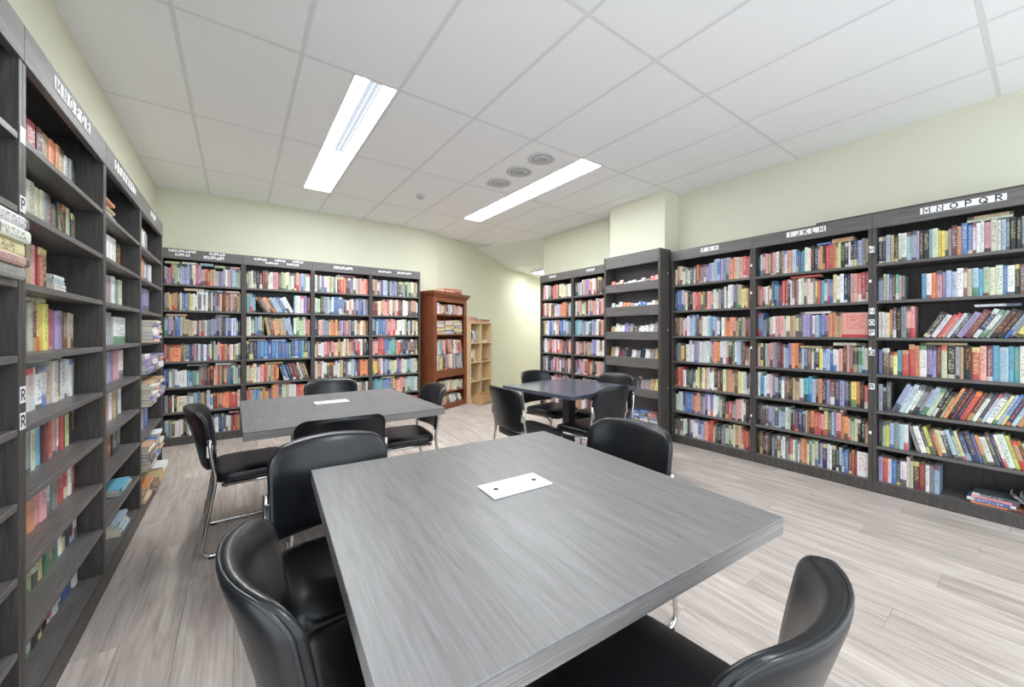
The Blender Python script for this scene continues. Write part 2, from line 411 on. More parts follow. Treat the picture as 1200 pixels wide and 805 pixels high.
# ------------------------------------------------------------------ books
PAL = dict(w=(226, 224, 220), i=(220, 208, 178), k=(24, 24, 27), n=(32, 48, 92), b=(42, 104, 178), c=(70, 168, 196), a=(160, 184, 206),
           t=(44, 150, 146), g=(56, 124, 78), G=(180, 196, 158), y=(238, 212, 50), Y=(224, 214, 140), o=(232, 134, 56), r=(200, 44, 44),
           m=(112, 34, 44), p=(224, 150, 138), v=(150, 134, 184), h=(140, 140, 146), H=(70, 72, 78), B=(112, 76, 54), T=(196, 160, 112))
CNAME = dict(w='white', i='cream', k='black', n='navy', b='blue', c='bright cyan', a='pale blue', t='teal', g='green', G='pale green',
             y='yellow', Y='pale yellow', o='orange', r='red', m='maroon', p='salmon pink', v='lavender', h='grey', H='dark grey', B='brown', T='tan')
DARK = set('knbmHBgtr')
ORD = ['first', 'second', 'third', 'fourth', 'fifth', 'sixth', 'seventh', 'eighth', 'ninth', 'tenth', 'eleventh', 'twelfth', 'thirteenth',
       'fourteenth', 'fifteenth', 'sixteenth', 'seventeenth', 'eighteenth', 'nineteenth']
def ordw(n):
    if n <= 19: return ORD[n - 1]
    tens = {2: 'twent', 3: 'thirt', 4: 'fort'}[n // 10]
    return tens + 'ieth' if n % 10 == 0 else tens + 'y-' + ORD[n % 10 - 1]
BOOKS = []          # every book: frame, origin, axes, size, colours, label
class Frame:
    def __init__(self, x, y, rz): self.M = Matrix.Translation((x, y, 0)) @ Matrix.Rotation(rz, 4, 'Z'); self.rz = rz; self.x, self.y = x, y
def put(fr, o, ax, az, wd, h, d, ch, label, cat='book'):
    c = s2l(PAL[ch]); gl = sum(c) / 3; c = tuple(v * 0.72 + gl * 0.24 + 0.02 for v in c); j = rnd.uniform(0.9, 1.25)
    col = tuple(min(0.85, max(0.006, v * j * rnd.uniform(0.9, 1.1))) for v in c)
    if ch in DARK: acc = rnd.choice(['w', 'w', 'Y', 'T', 'a', 'i', 'o'])
    else: acc = rnd.choice(['k', 'k', 'n', 'm', 'r', 'b', 'H', 'g'])
    BOOKS.append(dict(fr=fr, o=Vector(o), ax=Vector(ax), az=Vector(az), w=wd, h=h, d=d, col=col, acc=s2l(PAL[acc]), r=rnd.random(), label=label, ch=ch))

def row(fr, x0, x1, y, z, maxh, seq, where, dr=(0.13, 0.175), hr=(0.74, 0.96), tops=(), end=1.0, lean=18, counted=True, fill=True):
    """one shelf row. chars = colours; _ gap, > lean right, < lean left, | upright, digit = width factor of the next book"""
    rl = random.Random(hash((round(fr.x * 100), round(z * 1000), seq)) & 0xffff if False else int(abs(fr.x) * 971 + z * 7919 + len(seq) * 31 + y * 1000))
    items = []; fac = 1.0; mode = 0
    for ch in seq:
        if ch == '_': items.append(('gap', 0.045))
        elif ch == '>': mode = 1
        elif ch == '<': mode = -1
        elif ch == '|': mode = 0
        elif ch.isdigit(): fac = float(ch)
        else:
            items.append((ch, rl.uniform(0.017, 0.036) * fac, mode, fac)); fac = 1.0
    th = math.radians(lean)
    def lay(s):
        out = []; x = x0; prev = 0
        for k, it in enumerate(items):
            if it[0] == 'gap': x += it[1]; continue
            ch, wd, md, fc = it; wd *= s
            h = hh[k]
            if md == 1:
                out.append((x + wd * math.cos(th), md, k, wd)); x += wd / math.cos(th) + 0.0006
            elif md == -1:
                if prev != -1: x += h * math.sin(th) * 0.97
                out.append((x, md, k, wd)); x += wd / math.cos(th) + 0.0006
            else:
                if prev == 1: x += hh[k - 1] * math.sin(th) * 0.97
                out.append((x, md, k, wd)); x += wd + 0.0006
            prev = md
        if prev == 1: x += max(hh.values()) * math.sin(th) * 0.9
        return out, x
    base = rl.uniform(*hr); hh = {}
    for k in range(len(items)):
        if rl.random() < 0.22: base = rl.uniform(*hr)
        hh[k] = maxh * min(0.97, max(0.6, base + rl.uniform(-0.035, 0.035)))
    lim = x0 + (x1 - x0) * end; lo_, hi_ = 0.2, 4.0
    for _ in range(30):
        s = (lo_ + hi_) / 2
        if lay(s)[1] > lim: hi_ = s
        else: lo_ = s
    placed, _x = lay(lo_)
    n = 0; tall = []
    for (x, md, k, wd) in placed:
        n += 1; ch = items[k][0]; h = hh[k]; d = rl.uniform(*dr); yy = y + rl.uniform(0, 0.012)
        lb = '%s book, %s from left, %s' % (CNAME[ch], ordw(n), where)
        if items[k][3] >= 3: lb = '%s book standing face out, %s' % (CNAME[ch], where)
        if md == 1: ax, az = (math.cos(th), 0, -math.sin(th)), (math.sin(th), 0, math.cos(th)); o = (x - wd * math.cos(th), yy, z + wd * math.sin(th))
        elif md == -1: ax, az = (math.cos(th), 0, math.sin(th)), (-math.sin(th), 0, math.cos(th)); o = (x, yy, z)
        else: ax, az = (1, 0, 0), (0, 0, 1); o = (x, yy, z)
        if items[k][3] >= 3: d = 0.03; 
        put(fr, o, ax, az, wd, h, d, ch, lb)
        tall.append((x, x + wd, h))
    for (a, b, ch) in tops:
        xa, xb = x0 + (x1 - x0) * a, x0 + (x1 - x0) * b
        hz = max([h for (p, q, h) in tall if q > xa and p < xb] or [0])
        for c in ch:
            tk = rl.uniform(0.016, 0.026)
            if hz + tk > maxh + 0.02: break
            put(fr, (xb, y + 0.008, z + hz + 0.0005), (0, 0, 1), (-1, 0, 0), tk, xb - xa, rl.uniform(0.11, 0.13), c,
                '%s book lying atop the row, %s' % (CNAME[c], where))
            hz += tk + 0.0006
def stack(fr, x, y, z, chars, where, L=(0.17, 0.22), D=(0.11, 0.13), tk=(0.018, 0.032), jit=0.012):
    for k, c in enumerate(chars):
        t_ = rnd.uniform(*tk); l = rnd.uniform(*L)
        xx = x + rnd.uniform(-jit, jit)
        put(fr, (xx + l, y + rnd.uniform(-jit, jit), z), (0, 0, 1), (-1, 0, 0), t_, l, rnd.uniform(*D), c,
            '%s book, %s up in the flat pile, %s' % (CNAME[c], ordw(k + 1), where))
        z += t_ + 0.0006

# ------------------------------------------------------------------ bookcases
SZ = [0.09, 0.37, 0.65, 0.94, 1.23, 1.52, 1.815]
LZ = [0.09, 0.313, 0.535, 0.758, 0.98, 1.20, 1.425, 1.65, 1.87]
CH = 2.21
_cache = {}
def cmesh(key, fn):
    if key not in _cache: _cache[key] = fn()
    return _cache[key]
def bookcase(fr, W, D, zs, label, group, header_top=CH):
    r = thing('bookcase', label, 'bookcase', (fr.x, fr.y, 0), fr.rz, group)
    T_ = 0.024; key = (round(W, 3), D, round(header_top, 3))
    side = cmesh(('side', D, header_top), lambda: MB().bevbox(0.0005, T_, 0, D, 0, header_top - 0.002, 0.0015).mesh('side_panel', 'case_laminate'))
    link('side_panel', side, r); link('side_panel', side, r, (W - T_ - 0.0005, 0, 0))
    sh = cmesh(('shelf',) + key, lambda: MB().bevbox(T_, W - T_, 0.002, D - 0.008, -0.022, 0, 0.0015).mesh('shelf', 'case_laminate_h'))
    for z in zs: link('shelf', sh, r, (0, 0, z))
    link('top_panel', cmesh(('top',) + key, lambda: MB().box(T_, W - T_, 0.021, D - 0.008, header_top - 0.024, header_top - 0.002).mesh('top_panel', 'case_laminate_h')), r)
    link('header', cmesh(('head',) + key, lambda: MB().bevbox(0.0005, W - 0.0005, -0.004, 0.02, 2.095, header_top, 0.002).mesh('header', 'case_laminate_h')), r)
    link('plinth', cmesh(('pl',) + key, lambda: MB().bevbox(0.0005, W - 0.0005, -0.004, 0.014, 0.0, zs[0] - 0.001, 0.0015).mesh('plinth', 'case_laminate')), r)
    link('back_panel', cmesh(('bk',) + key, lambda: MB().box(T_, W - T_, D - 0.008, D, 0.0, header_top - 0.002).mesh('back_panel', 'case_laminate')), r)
    return r
def sign(r, xc, zc, wd, h, text, size):
    s = MB().bevbox(-wd / 2, wd / 2, -0.0025, 0, -h / 2, h / 2, 0.0006).build('sign_strip', 'sign_white' if text else 'sign_faint', r, (xc, -0.0042, zc))
def spaced_sign(r, x0, x1, zc, h, letters, size):
    """white strip with evenly spaced letters"""
    s = MB().bevbox(0, x1 - x0, -0.0025, 0, -h / 2, h / 2, 0.0006).build('sign_strip', 'sign_white', r, (x0, -0.0042, zc))
    n = len(letters)
    for k, c in enumerate(letters):
        o = link('letter', cmesh(('L', c, size), lambda: letter_mesh(c, size)), s, ((x1 - x0) * (k + 0.5) / n, -0.0025, 0))
def side_tag(r, x, z, c, s=0.03):
    p = MB().bevbox(-s / 2, s / 2, -0.0015, 0, -s * 0.7, s * 0.7, 0.0004).build('letter_tag', 'sign_white', r, (x, -0.0002, z))
    if c:
        o = link('letter', cmesh(('L', c, s), lambda: letter_mesh(c, s * 1.2)), p, (0, -0.0015, 0))

# ---- right wall
RX = 4.117; RD = 0.335
RY = [2.575, 1.70, 0.825, -0.05]
rights = [
 ('FGH', ["iTiwGwHGkrmhHvvaabvhvpopiprrr", "nbbwpwkkprrYgkpppiihHwhwivhTYYym", "mBTpwwwaabHTGwwacaawkwooopTHhTmp", "HhTyBwwwhvwwwwapoowwGkgwahmmT",
  "mrrwHgHHYYBiTwwwkmkYToTBYYwkw", "GwwwkbbbopohavwbwwwGkmrhppwwkk", "kHBkwwkvwwwwbapprrYHkhhGGYwTTrror"], {3: [(0.5, 0.98, 'h')]}),
 ('IJKLM', ["kwipTBpwHTwpoabbccwwkHiokrroTYkkwknahT", "pppwTwncbmrrkwBrhwiiiihyrcahvYwwnkpprrr", "cbhkGwpppiiTTYHvvvwabvvooTT6p", "pkkGpphhmmavvooHavBwHkyaabwwpmphkgGw",
  "wcwwpvakwBokTTwccahokvmnvhkyokr", "kHmHvhnaawGkhnnHTBorrpYHavpooTGYkkT", "kBkmkkhHBwwhmrwhwpooYHiGkvnwwkkabbmrm3w"],
  {0: [(0.58, 0.70, 'b'), (0.71, 0.88, 'TT')], 1: [(0.34, 0.60, 'r')], 2: [(0.43, 0.70, 'w')], 3: [(0.43, 0.69, 'T'), (0.72, 0.98, 'i')], 5: [(0.6, 0.8, 'H')]}),
 ('MNOPQR', ["knaTkwwaavkkaGyyihmobbwwwpiwahkkhHkpwh", "aTahBtTh__cwopvaawiiacGiibwkBwawhG", "wwioHkhpp_>kwrpwHvmnwhkkhhyw", "bBTYcrrowvvmGkhTkrpmcactwtwbk",
  "hkH>aaawwhhaGkkTokmnrmwnawYabnaowp", "nGyahaw<hwnyBoYHaGYnnbowHnwwyTBGGkG", "vrwbnwiGmmwha"],
  {0: [(0.56, 0.80, 'GT')], 2: [(0.60, 0.84, 'w')], 3: [(0.28, 0.56, 'T')]}),
]
RG = 'dark grey laminate bookcases'
rl_lab = ['dark bookcase beside the magazine rack, shortest sign reading FGH', 'dark bookcase with sign IJKLM between two other full bookcases',
          'dark bookcase with wide sign MNOPQR at the right frame edge']
RFR = []
for b in range(3):
    W = RY[b] - RY[b + 1]; fr = Frame(RX, RY[b], -math.pi / 2); RFR.append(fr)
    name, rows, tops = rights[b]
    r = bookcase(fr, W, RD, SZ, rl_lab[b], RG)
    for k, seq in enumerate(rows):
        z = SZ[6 - k]; maxh = (2.10 if k == 0 else SZ[7 - k] - 0.022) - z - 0.02
        where = 'shelf %s from top, bookcase signed %s' % (ORD[k], name)
        endf = 0.40 if (b == 2 and k == 6) else 1.0
        row(fr, 0.028, W - 0.028, 0.035, z, maxh if k else 0.245, seq, where, tops=tops.get(k, ()), end=endf, lean=(27 if k == 2 else 22) if b == 2 and '>' in seq else 14)
    if b == 0: spaced_sign(r, 0.36, 0.55, 2.165, 0.045, 'FGH', 0.045)
    if b == 1:
        spaced_sign(r, 0.29, 0.58, 2.165, 0.047, 'IJKLM', 0.05)
        MB().bevbox(0.51, W - 0.0005, -0.004, 0.02, CH, CH + 0.013, 0.001).build('top_strip', 'case_laminate', r)
    if b == 2:
        spaced_sign(r, 0.265, 0.66, 2.165, 0.046, 'MNOPQR', 0.052)
        MB().bevbox(0.0005, W - 0.0005, -0.004, 0.02, CH, CH + 0.013, 0.001).build('top_strip', 'case_laminate', r)
        for z, c in ((1.93, 'M'), (1.44, 'N'), (1.35, 'O'), (1.27, 'P'), (1.11, 'Q'), (0.84, 'R')): side_tag(r, -0.002, z, c, 0.034)
        wh = 'bottom shelf of bookcase signed MNOPQR'
        stack(fr, 0.50, 0.02, SZ[0], 'obpH', wh, L=(0.19, 0.23), D=(0.14, 0.17), tk=(0.014, 0.022), jit=0.02)
        for q, c in enumerate('kH'):
            th = math.radians(-52); x = 0.80 + q * 0.04
            put(fr, (x, 0.03, SZ[0] + 0.001), (math.cos(th), 0, -math.sin(th)), (math.sin(th), 0, math.cos(th)), 0.022, 0.17, 0.15, c,
                '%s book slumped sideways at right end, %s' % (CNAME[c], wh))
    else:
        for z in (1.93, 1.66, 1.12, 0.45): side_tag(r, W - 0.012, z + 0.02 * b, '', 0.016)

# ---- far right
far_rows = [["pwamprTiiYww", "rTpwBhwaTooma", "BTwbawwpbaahc", "vwwprpwrohmpw", "hwkvwrpvvphmp", "krhwTvpkwHpr", "HwrpTwvkhma"],
            ["nvnvprwkHkaab", "GThGkoTpwmprTw", "catvaHbwpThT", "ppmhTvwmwhmw", "mvprmhkppvwr", "rwpGhTvkwpr", "prTwHvkhmaw"]]
for b, (y0, y1) in enumerate(((4.96, 4.205), (4.205, 3.45))):
    W = y0 - y1; fr = Frame(RX, y0, -math.pi / 2)
    r = bookcase(fr, W, RD, SZ, ('dark bookcase at the far end of the right wall', 'dark bookcase just beyond the magazine rack')[b], RG)
    wn = ('bookcase at far end of right wall', 'bookcase just beyond magazine rack')[b]
    for k, seq in enumerate(far_rows[b]):
        z = SZ[6 - k]; maxh = (2.10 if k == 0 else SZ[7 - k] - 0.022) - z - 0.02
        s2 = ''.join(c + rnd.choice(['', c, rnd.choice('wphTam')]) for c in seq)
        row(fr, 0.028, W - 0.028, 0.035, z, min(maxh, 0.25), s2, 'shelf %s, %s' % (ORD[k], wn))
    sign(r, W * 0.42 if b == 0 else W * 0.5, 2.165, 0.16, 0.035, '', 0.03)

# ---- magazine display rack in front of the pillar
fr = Frame(3.93, 3.42, -math.pi / 2); W = 0.83
r = thing('magazine_rack', 'tall dark display rack with slanted pockets of booklets in front of pillar', 'display rack', (fr.x, fr.y, 0), fr.rz)
D = 0.22; T_ = 0.03
for xx in (0, W - T_): MB().bevbox(xx, xx + T_, 0, D, 0, 2.24, 0.002).build('side_panel', 'case_laminate', r)
MB().bevbox(T_, W - T_, 0.0, 0.02, 2.09, 2.24, 0.002).build('header', 'case_laminate_h', r)
MB().box(T_, W - T_, 0.021, D - 0.01, 2.215, 2.235).build('top_panel', 'case_laminate_h', r)
MB().box(T_, W - T_, D - 0.01, D, 0.0, 2.235).build('back_panel', 'case_laminate_h', r)
LIPS = [(1.778, 1.882), (1.474, 1.594), (1.18, 1.28), (0.846, 0.965), (0.50, 0.595)]
for z0, z1 in LIPS:
    MB().bevbox(T_, W - T_, 0.004, 0.02, z0, z1, 0.002).build('pocket_lip', 'case_laminate_h', r)
    MB().box(T_, W - T_, 0.021, D - 0.011, z0, z0 + 0.016).build('pocket_shelf', 'case_laminate_h', r)
MB().bevbox(T_, W - T_, 0.004, D - 0.011, 0.175, 0.20, 0.002).build('bottom_shelf', 'case_laminate_h', r)
MB().bevbox(T_, W - T_, 0.01, 0.026, 0.0, 0.175, 0.002).build('plinth', 'case_laminate', r)
for z in (1.96, 1.30, 0.62): MB().lathe([(0.008, 0), (0.008, 0.003)], seg=10).build('screw_cap', 'white_plastic', r, (W + 0.0, 0.15, z)).rotation_euler = (0, math.pi / 2, 0)
mags = ["pTpwwwwhHrp", "wGwoohwbbwwT", "TwwvhHwwwh", "TwmHkwhkwhT", "HhhTY"]
for k, seq in enumerate(mags):
    z0, z1 = LIPS[k]; x = 0.05 + (0.4 if k == 4 else 0); n = len(seq); step = (W - 0.06 - x) / n
    for q, c in enumerate(seq):
        up = {0: 0.045, 1: 0.05, 2: 0.09, 3: 0.10, 4: 0.11}[k] + rnd.uniform(-0.015, 0.03)
        th_ = rnd.uniform(0.005, 0.012)
        m = MB(); hgt = (z1 - z0) + up - 0.016; wd = step * rnd.uniform(0.84, 0.97)
        lean = 0.045
        M = Matrix.Rotation(-math.atan2(lean, hgt), 4, 'X')
        m.bevbox(0, wd, 0, th_, 0, hgt, 0.0008); m.box(0.001, wd - 0.001, th_, th_ + 0.002, 0.001, hgt - 0.002, 1)
        m.v = [tuple(M @ Vector(p)) for p in m.v]
        mn = 'mag_' + c
        if mn not in MATS:
            t = NT(mn); tc = t.n('ShaderNodeTexCoord').outputs['Object']
            nf = t.noise(tc, 34, 2); cc = s2l(PAL[c])
            t.set(t.ramp(nf, [(0.42, cc), (0.56, cc), (0.66, s2l(PAL[rnd.choice('whbpT')]))]), 0.35)
        p = fr.M @ Vector((x, 0.055, z0 + 0.017))
        o = m.build('booklet', (mn, 'book_pages'), None, p, fr.rz)
        tag(o, '%s booklet, %s from left in %s pocket down of the display rack' % (CNAME[c], ORD[q], ORD[k]), 'booklet', 'booklets in the display rack')
        x += step
fr_rack = fr
for q, (x, c, n) in enumerate(((0.40, 'bbab', 0), (0.53, 'wbhb', 1), (0.66, 'whrm', 2))):
    stack(fr, x, 0.03, 0.201, c, 'bottom shelf of display rack, %s pile' % ('left', 'middle', 'right')[q], L=(0.10, 0.115), D=(0.13, 0.15), tk=(0.025, 0.045), jit=0.004)

# ---- back wall
BY = 5.695; BD = 0.295
BXs = [-0.70, 0.055, 0.81, 1.56, 2.31]
backs = [
 ["hpvrTGGaavabiwrvpprTTpahvawpvaaGw", "hTYTTBwvbbTYwwwHwHwHwhvmpBmTBpTBTG", "avphbbaTGTTwmwhwhhavhvHnavvwaGk", "rmo3oBTbnmvhwbwbGwnGGpprTrwTwG",
  "bnwhwwwwwcbhcGhhHmkpprTHTbbnGaH", "hmwk4iawabTHabmrToorrrw", "aGhkwwwkwwwwwHkpmhawnbnwwmmrT"],
 ["YGwkkmmBiw3pmGYwiGwmTvaaww", "tca<kBTTHaabbww|awwwvmm", "iwGcaGH<TBoTTpaaa|wGGipo", "nnnbcbbbcbbbtHbbcHb", "iiiwprpGTro<nbnmmBwBT", "rpcbToTmopkwGwwrroTB", "hwTmkwpraGwTHmwb"],
 ["wHwvwiiTGhwmrromHvhwiTpppr", "iGkhhaawbbbbmwpwhavbnah", "nnpphvToooHvhpphkhiTpwYTTm", "iTwwpprBppYTTwiTYprBprwHkk", "iTTwwHHHwiwTkhwavnmooo", "mrTwkaHTGTiiwwTHw", "wTmhkwpraGwTH"],
 ["pTwvnaakavvanHGhkGGwTw", "mmiTpprwwTpwmmwwwmBTTw", "anacbbvpppprwwwGkwHwTY", "pprrbbbctgprmnnTBBB", "oyyTwvavGGYYvviwGaaaGY", "HcctbbbhTopppGaGaw", "rTwmHpaGkwTr"]]
btops = {(0, 0): [(0.01, 0.2, 'G'), (0.22, 0.42, 'w'), (0.45, 0.62, 'a'), (0.64, 0.83, 'G'), (0.85, 0.99, 'p')], (0, 1): [(0.25, 0.5, 'i'), (0.52, 0.75, 'H'), (0.77, 0.98, 'w')],
         (0, 2): [(0.02, 0.28, 'TT'), (0.66, 0.85, 'h')], (0, 4): [(0.28, 0.58, 'h'), (0.65, 0.94, 'ww')], (0, 6): [(0.83, 0.98, 'p')], (1, 3): [(0.03, 0.28, 'T'), (0.33, 0.62, 'a'), (0.65, 0.95, 'h')],
         (1, 5): [(0.02, 0.3, 'T'), (0.4, 0.68, 'p')], (3, 3): [(0.1, 0.5, 'h')], (3, 5): [(0.2, 0.5, 'i')], (1, 4): [(0.28, 0.55, 'T')], (2, 0): [(0.4, 0.75, 'm')]}
BL = ['dark bookcase at the left end of the back wall, under two double signs', 'dark bookcase on back wall holding one row of matching blue books',
      'dark bookcase on back wall behind the half-hidden grey chair', 'dark bookcase on back wall beside the brown wooden cabinet']
BW = ['leftmost back-wall bookcase', 'second back-wall bookcase from left', 'third back-wall bookcase from left', 'back-wall bookcase beside brown cabinet']
BSIGN = [[(0.19, 2.185, 0.24, 0.028), (0.19, 2.145, 0.13, 0.03), (0.50, 2.185, 0.15, 0.03), (0.47, 2.14, 0.19, 0.036)],
         [(0.17, 2.175, 0.13, 0.028), (0.38, 2.18, 0.12, 0.028), (0.29, 2.14, 0.14, 0.024), (0.52, 2.145, 0.14, 0.026), (0.58, 2.185, 0.12, 0.026)],
         [(0.38, 2.16, 0.25, 0.04)], [(0.20, 2.16, 0.19, 0.026), (0.49, 2.165, 0.22, 0.03)]]
for b in range(4):
    W = BXs[b + 1] - BXs[b]; fr = Frame(BXs[b], BY, 0.0)
    r = bookcase(fr, W, BD, SZ, BL[b], RG)
    for k, seq in enumerate(backs[b]):
        z = SZ[6 - k]; maxh = (2.10 if k == 0 else SZ[7 - k] - 0.022) - z - 0.02
        row(fr, 0.028, W - 0.028, 0.03, z, min(maxh, 0.25), seq, 'shelf %s, %s' % (ORD[k], BW[b]), tops=btops.get((b, k), ()), lean=26 if (b, k) == (1, 1) else 10 if k == 2 else 18,
            dr=(0.12, 0.16), hr=(0.72, 0.92) if b == 0 else (0.8, 0.97))
    for (xs, z, wd, h) in BSIGN[b]: sign(r, xs, z, wd, h, '', 0.02)

# ---- left wall
LX = -0.535; LD = 0.235
LYs = [0.93, 1.82, 2.71, 3.57, 4.47]
LL = ['dark bookcase nearest the camera on left wall, cut off by frame', 'dark nine-shelf bookcase on left wall with sign MNOPQR',
      'dark bookcase on left wall with sign STUVWXYZ', 'overfull dark bookcase at far end of the left wall']
LW = ['cut-off bookcase on left wall', 'left-wall bookcase signed MNOPQR', 'left-wall bookcase signed STUVWXYZ', 'overfull bookcase ending the left wall']
lefts = {
 1: ["waHwwprmTooTwhk", "hhiTTwwGiihmHkkGkh", "wccbnhpmhTprm", "mTBwaprTGmYyGrvvBTi", "wwHwwbnmwwwTwHwwwH", "HnmrrmhGacmrpwrmYk", "3iYToppwhrrwr", "ooBmpTGTgohwnnmw", "cwkbbnwhBkrwwbbw"],
 2: ["", "wkwhwwk", "pprwhwhG", "pTorYwh_5w", "bnbwhvvpw", "bbcwTwThw", "mrprBkH", "mHkr", "kwYGaaw"],
 3: ["awaTwh", "wpavGrwhw", "YYwv3v", "", "", "wTvwa", "HhYwbb", "", ""]}
lend = {1: [1.0, 1.0, 0.60, 0.96, 0.97, 0.97, 0.98, 0.98, 1.0], 2: [0.8, 0.86, 0.9, 1.0, 0.92, 0.9, 0.92, 0.45, 0.5], 3: [0.7, 0.9, 0.8, 0.5, 0.5, 0.5, 0.8, 0.5, 0.5]}
ltops = {(1, 0): [(0.02, 0.24, 'p')], (1, 3): [(0.05, 0.3, 'T'), (0.32, 0.58, 'i')], (1, 4): [(0.0, 0.22, 'T'), (0.24, 0.5, 'w'), (0.52, 0.78, 'w')], (3, 0): [(0.1, 0.4, 'TT'), (0.42, 0.66, 'p')]}
for b in range(4):
    W = LYs[b + 1] - LYs[b]; fr = Frame(LX, LYs[b], math.pi / 2)
    r = bookcase(fr, W, LD, LZ, LL[b], RG)
    if b == 1:
        spaced_sign(r, 0.23, 0.63, 2.16, 0.05, 'MNOPQR', 0.055)
        for z, c in ((0.98 + 0.10, 'R'), (0.98 + 0.02, 'R'), (1.66, 'P'), (1.87, '')): side_tag(r, -0.002, z, c, 0.036)
    if b == 2: spaced_sign(r, 0.16, 0.66, 2.16, 0.05, 'STUVWXYZ', 0.055)
    if b == 3: sign(r, 0.42, 2.16, 0.2, 0.045, '', 0.02)
    for k, seq in enumerate(lefts.get(b, [])):
        z = LZ[8 - k]; maxh = (2.10 if k == 0 else LZ[9 - k] - 0.022) - z - 0.012
        if seq: row(fr, 0.028, W - 0.028, (0.098, 0.082, 0.066, 0.05)[b], z, min(maxh, 0.20), seq, 'shelf %s, %s' % (ORD[k], LW[b]), dr=(0.105, 0.122), hr=(0.82, 0.97),
                    end=lend[b][k], tops=ltops.get((b, k), ()), lean=14)
    wl = LW[b]
    if b == 0:
        stack(fr, 0.63, -0.025, LZ[6], 'hpYww', 'third shelf, ' + wl, L=(0.20, 0.225), D=(0.2, 0.23), tk=(0.026, 0.042), jit=0.008)
    if b == 1:
        stack(fr, 0.575, 0.085, LZ[6], 'hwwaw', 'third shelf, ' + wl, L=(0.12, 0.14), tk=(0.013, 0.019), jit=0.005)
    if b == 2:
        stack(fr, 0.035, 0.02, LZ[8], 'aTTTo', 'top shelf, ' + wl, L=(0.2, 0.23), D=(0.13, 0.17), tk=(0.014, 0.022))
        row(fr, 0.30, 0.62, 0.09, LZ[8], 0.19, 'cabccac', 'top shelf, ' + wl, dr=(0.105, 0.12))
        stack(fr, 0.45, 0.015, LZ[1], 'ac', 'eighth shelf, ' + wl, L=(0.26, 0.3), D=(0.18, 0.2), tk=(0.014, 0.02))
        stack(fr, 0.42, 0.02, LZ[0], 'aYaa', 'bottom shelf, ' + wl, L=(0.18, 0.26), D=(0.16, 0.19), tk=(0.012, 0.02))
    if b == 3:
        for k, cs in ((0, 'iTTwo'), (1, 'wTiBwTb'), (3, 'wTpTwvw'), (4, 'vwpavw'), (5, 'wvpwTwi')):
            for q in range(3):
                cc = ''.join(rnd.choice(cs) for _ in range(len(cs) - (1 if q else 0)))
                stack(fr, 0.04 + q * 0.275, -0.02 + rnd.uniform(-0.04, 0.02), LZ[k], cc, 'shelf %s, %s pile, %s' % (ORD[8 - k], ('left', 'middle', 'right')[q], wl), L=(0.2, 0.245), D=(0.15, 0.2), tk=(0.018, 0.028))
        for q in range(2):
            stack(fr, 0.06 + q * 0.33, -0.05, LZ[8] + 0.001, '' if q == 0 else '', '', )

# ------------------------------------------------------------------ brown cabinet and pine cube shelf
A27 = math.radians(27.5)
fr = Frame(2.505, 5.641, A27); W, D = 0.92, 0.29
r = thing('bookcase', 'reddish brown wooden bookcase with flared cornice in the corner', 'bookcase', (fr.x, fr.y, 0), A27)
for xx in (0, W - 0.025): MB().bevbox(xx, xx + 0.025, 0.01, D, 0, 1.84, 0.002).build('side_panel', 'cherry', r)
for xx in (0, W - 0.075): MB().bevbox(xx, xx + 0.075, -0.012, 0.01, 0, 1.84, 0.003).build('face_stile', 'cherry', r)
MB().bevbox(0.075, W - 0.075, -0.01, 0.01, 1.77, 1.84, 0.002).build('top_rail', 'cherry', r)
MB().bevbox(0.075, W - 0.075, -0.014, 0.01, 0.53, 0.655, 0.003).build('middle_rail', 'cherry', r)
MB().bevbox(0.075, W - 0.075, -0.012, 0.01, 0, 0.085, 0.003).build('base_rail', 'cherry', r)
m = MB(); prof = [(0.0, 1.84), (0.012, 1.845), (0.018, 1.865), (0.04, 1.885), (0.045, 1.91), (0.045, 1.925)]
for k, (e, z) in enumerate(prof):
    m.v += [(-e, -0.012 - e, z), (W + e, -0.012 - e, z), (W + e, D, z), (-e, D, z)]
for k in range(len(prof) - 1):
    for q in range(4): m.f.append((k * 4 + q, k * 4 + (q + 1) % 4, k * 4 + 4 + (q + 1) % 4, k * 4 + 4 + q))
m.f += [(3, 2, 1, 0), (20, 21, 22, 23)]; m.mi = [0] * len(m.f); m.sm = [False] * len(m.f)
m.build('cornice', 'cherry', r)
MB().box(0.025, W - 0.025, D - 0.01, D, 0.0, 1.84).build('back_panel', 'cherry', r)
for z in (0.08, 0.29, 0.645, 1.24, 1.57): MB().box(0.025, W - 0.025, 0.011, D - 0.011, z - 0.022, z).build('shelf', 'cherry', r)
WC = 'brown wooden corner bookcase'
X0, X1 = 0.08, W - 0.08
row(fr, X0, X1, 0.02, 1.57, 0.19, "Bwpi<TmiwhT|piw", 'top shelf, ' + WC, dr=(0.12, 0.15), lean=16)
for q in range(3): stack(fr, X0 + 0.005 + q * 0.25, 0.015, 1.24, ''.join(rnd.choice('TiwYGBpa') for _ in range(9)), 'second shelf, %s pile, %s' % (('left', 'middle', 'right')[q], WC), L=(0.21, 0.235), D=(0.15, 0.19), tk=(0.02, 0.03), jit=0.003)
row(fr, X0, X1, 0.02, 0.645, 0.27, "iwaTyTHkpbTiwvTabwTGb", 'third shelf lower row, ' + WC, dr=(0.13, 0.16), hr=(0.93, 0.96))
row(fr, X0, X1, 0.02, 0.645 + 0.264, 0.25, "vwGcpp<BpTkwprmp", 'third shelf upper row, ' + WC, dr=(0.13, 0.16), lean=12)
row(fr, X0, X1, 0.02, 0.29, 0.185, "iYiiTiwiTiiwYii", 'fourth shelf, ' + WC, dr=(0.12, 0.15))
row(fr, X0, X1, 0.02, 0.08, 0.165, "iww_TTT_<wiwhwi", 'bottom shelf, ' + WC, dr=(0.12, 0.15), lean=30)
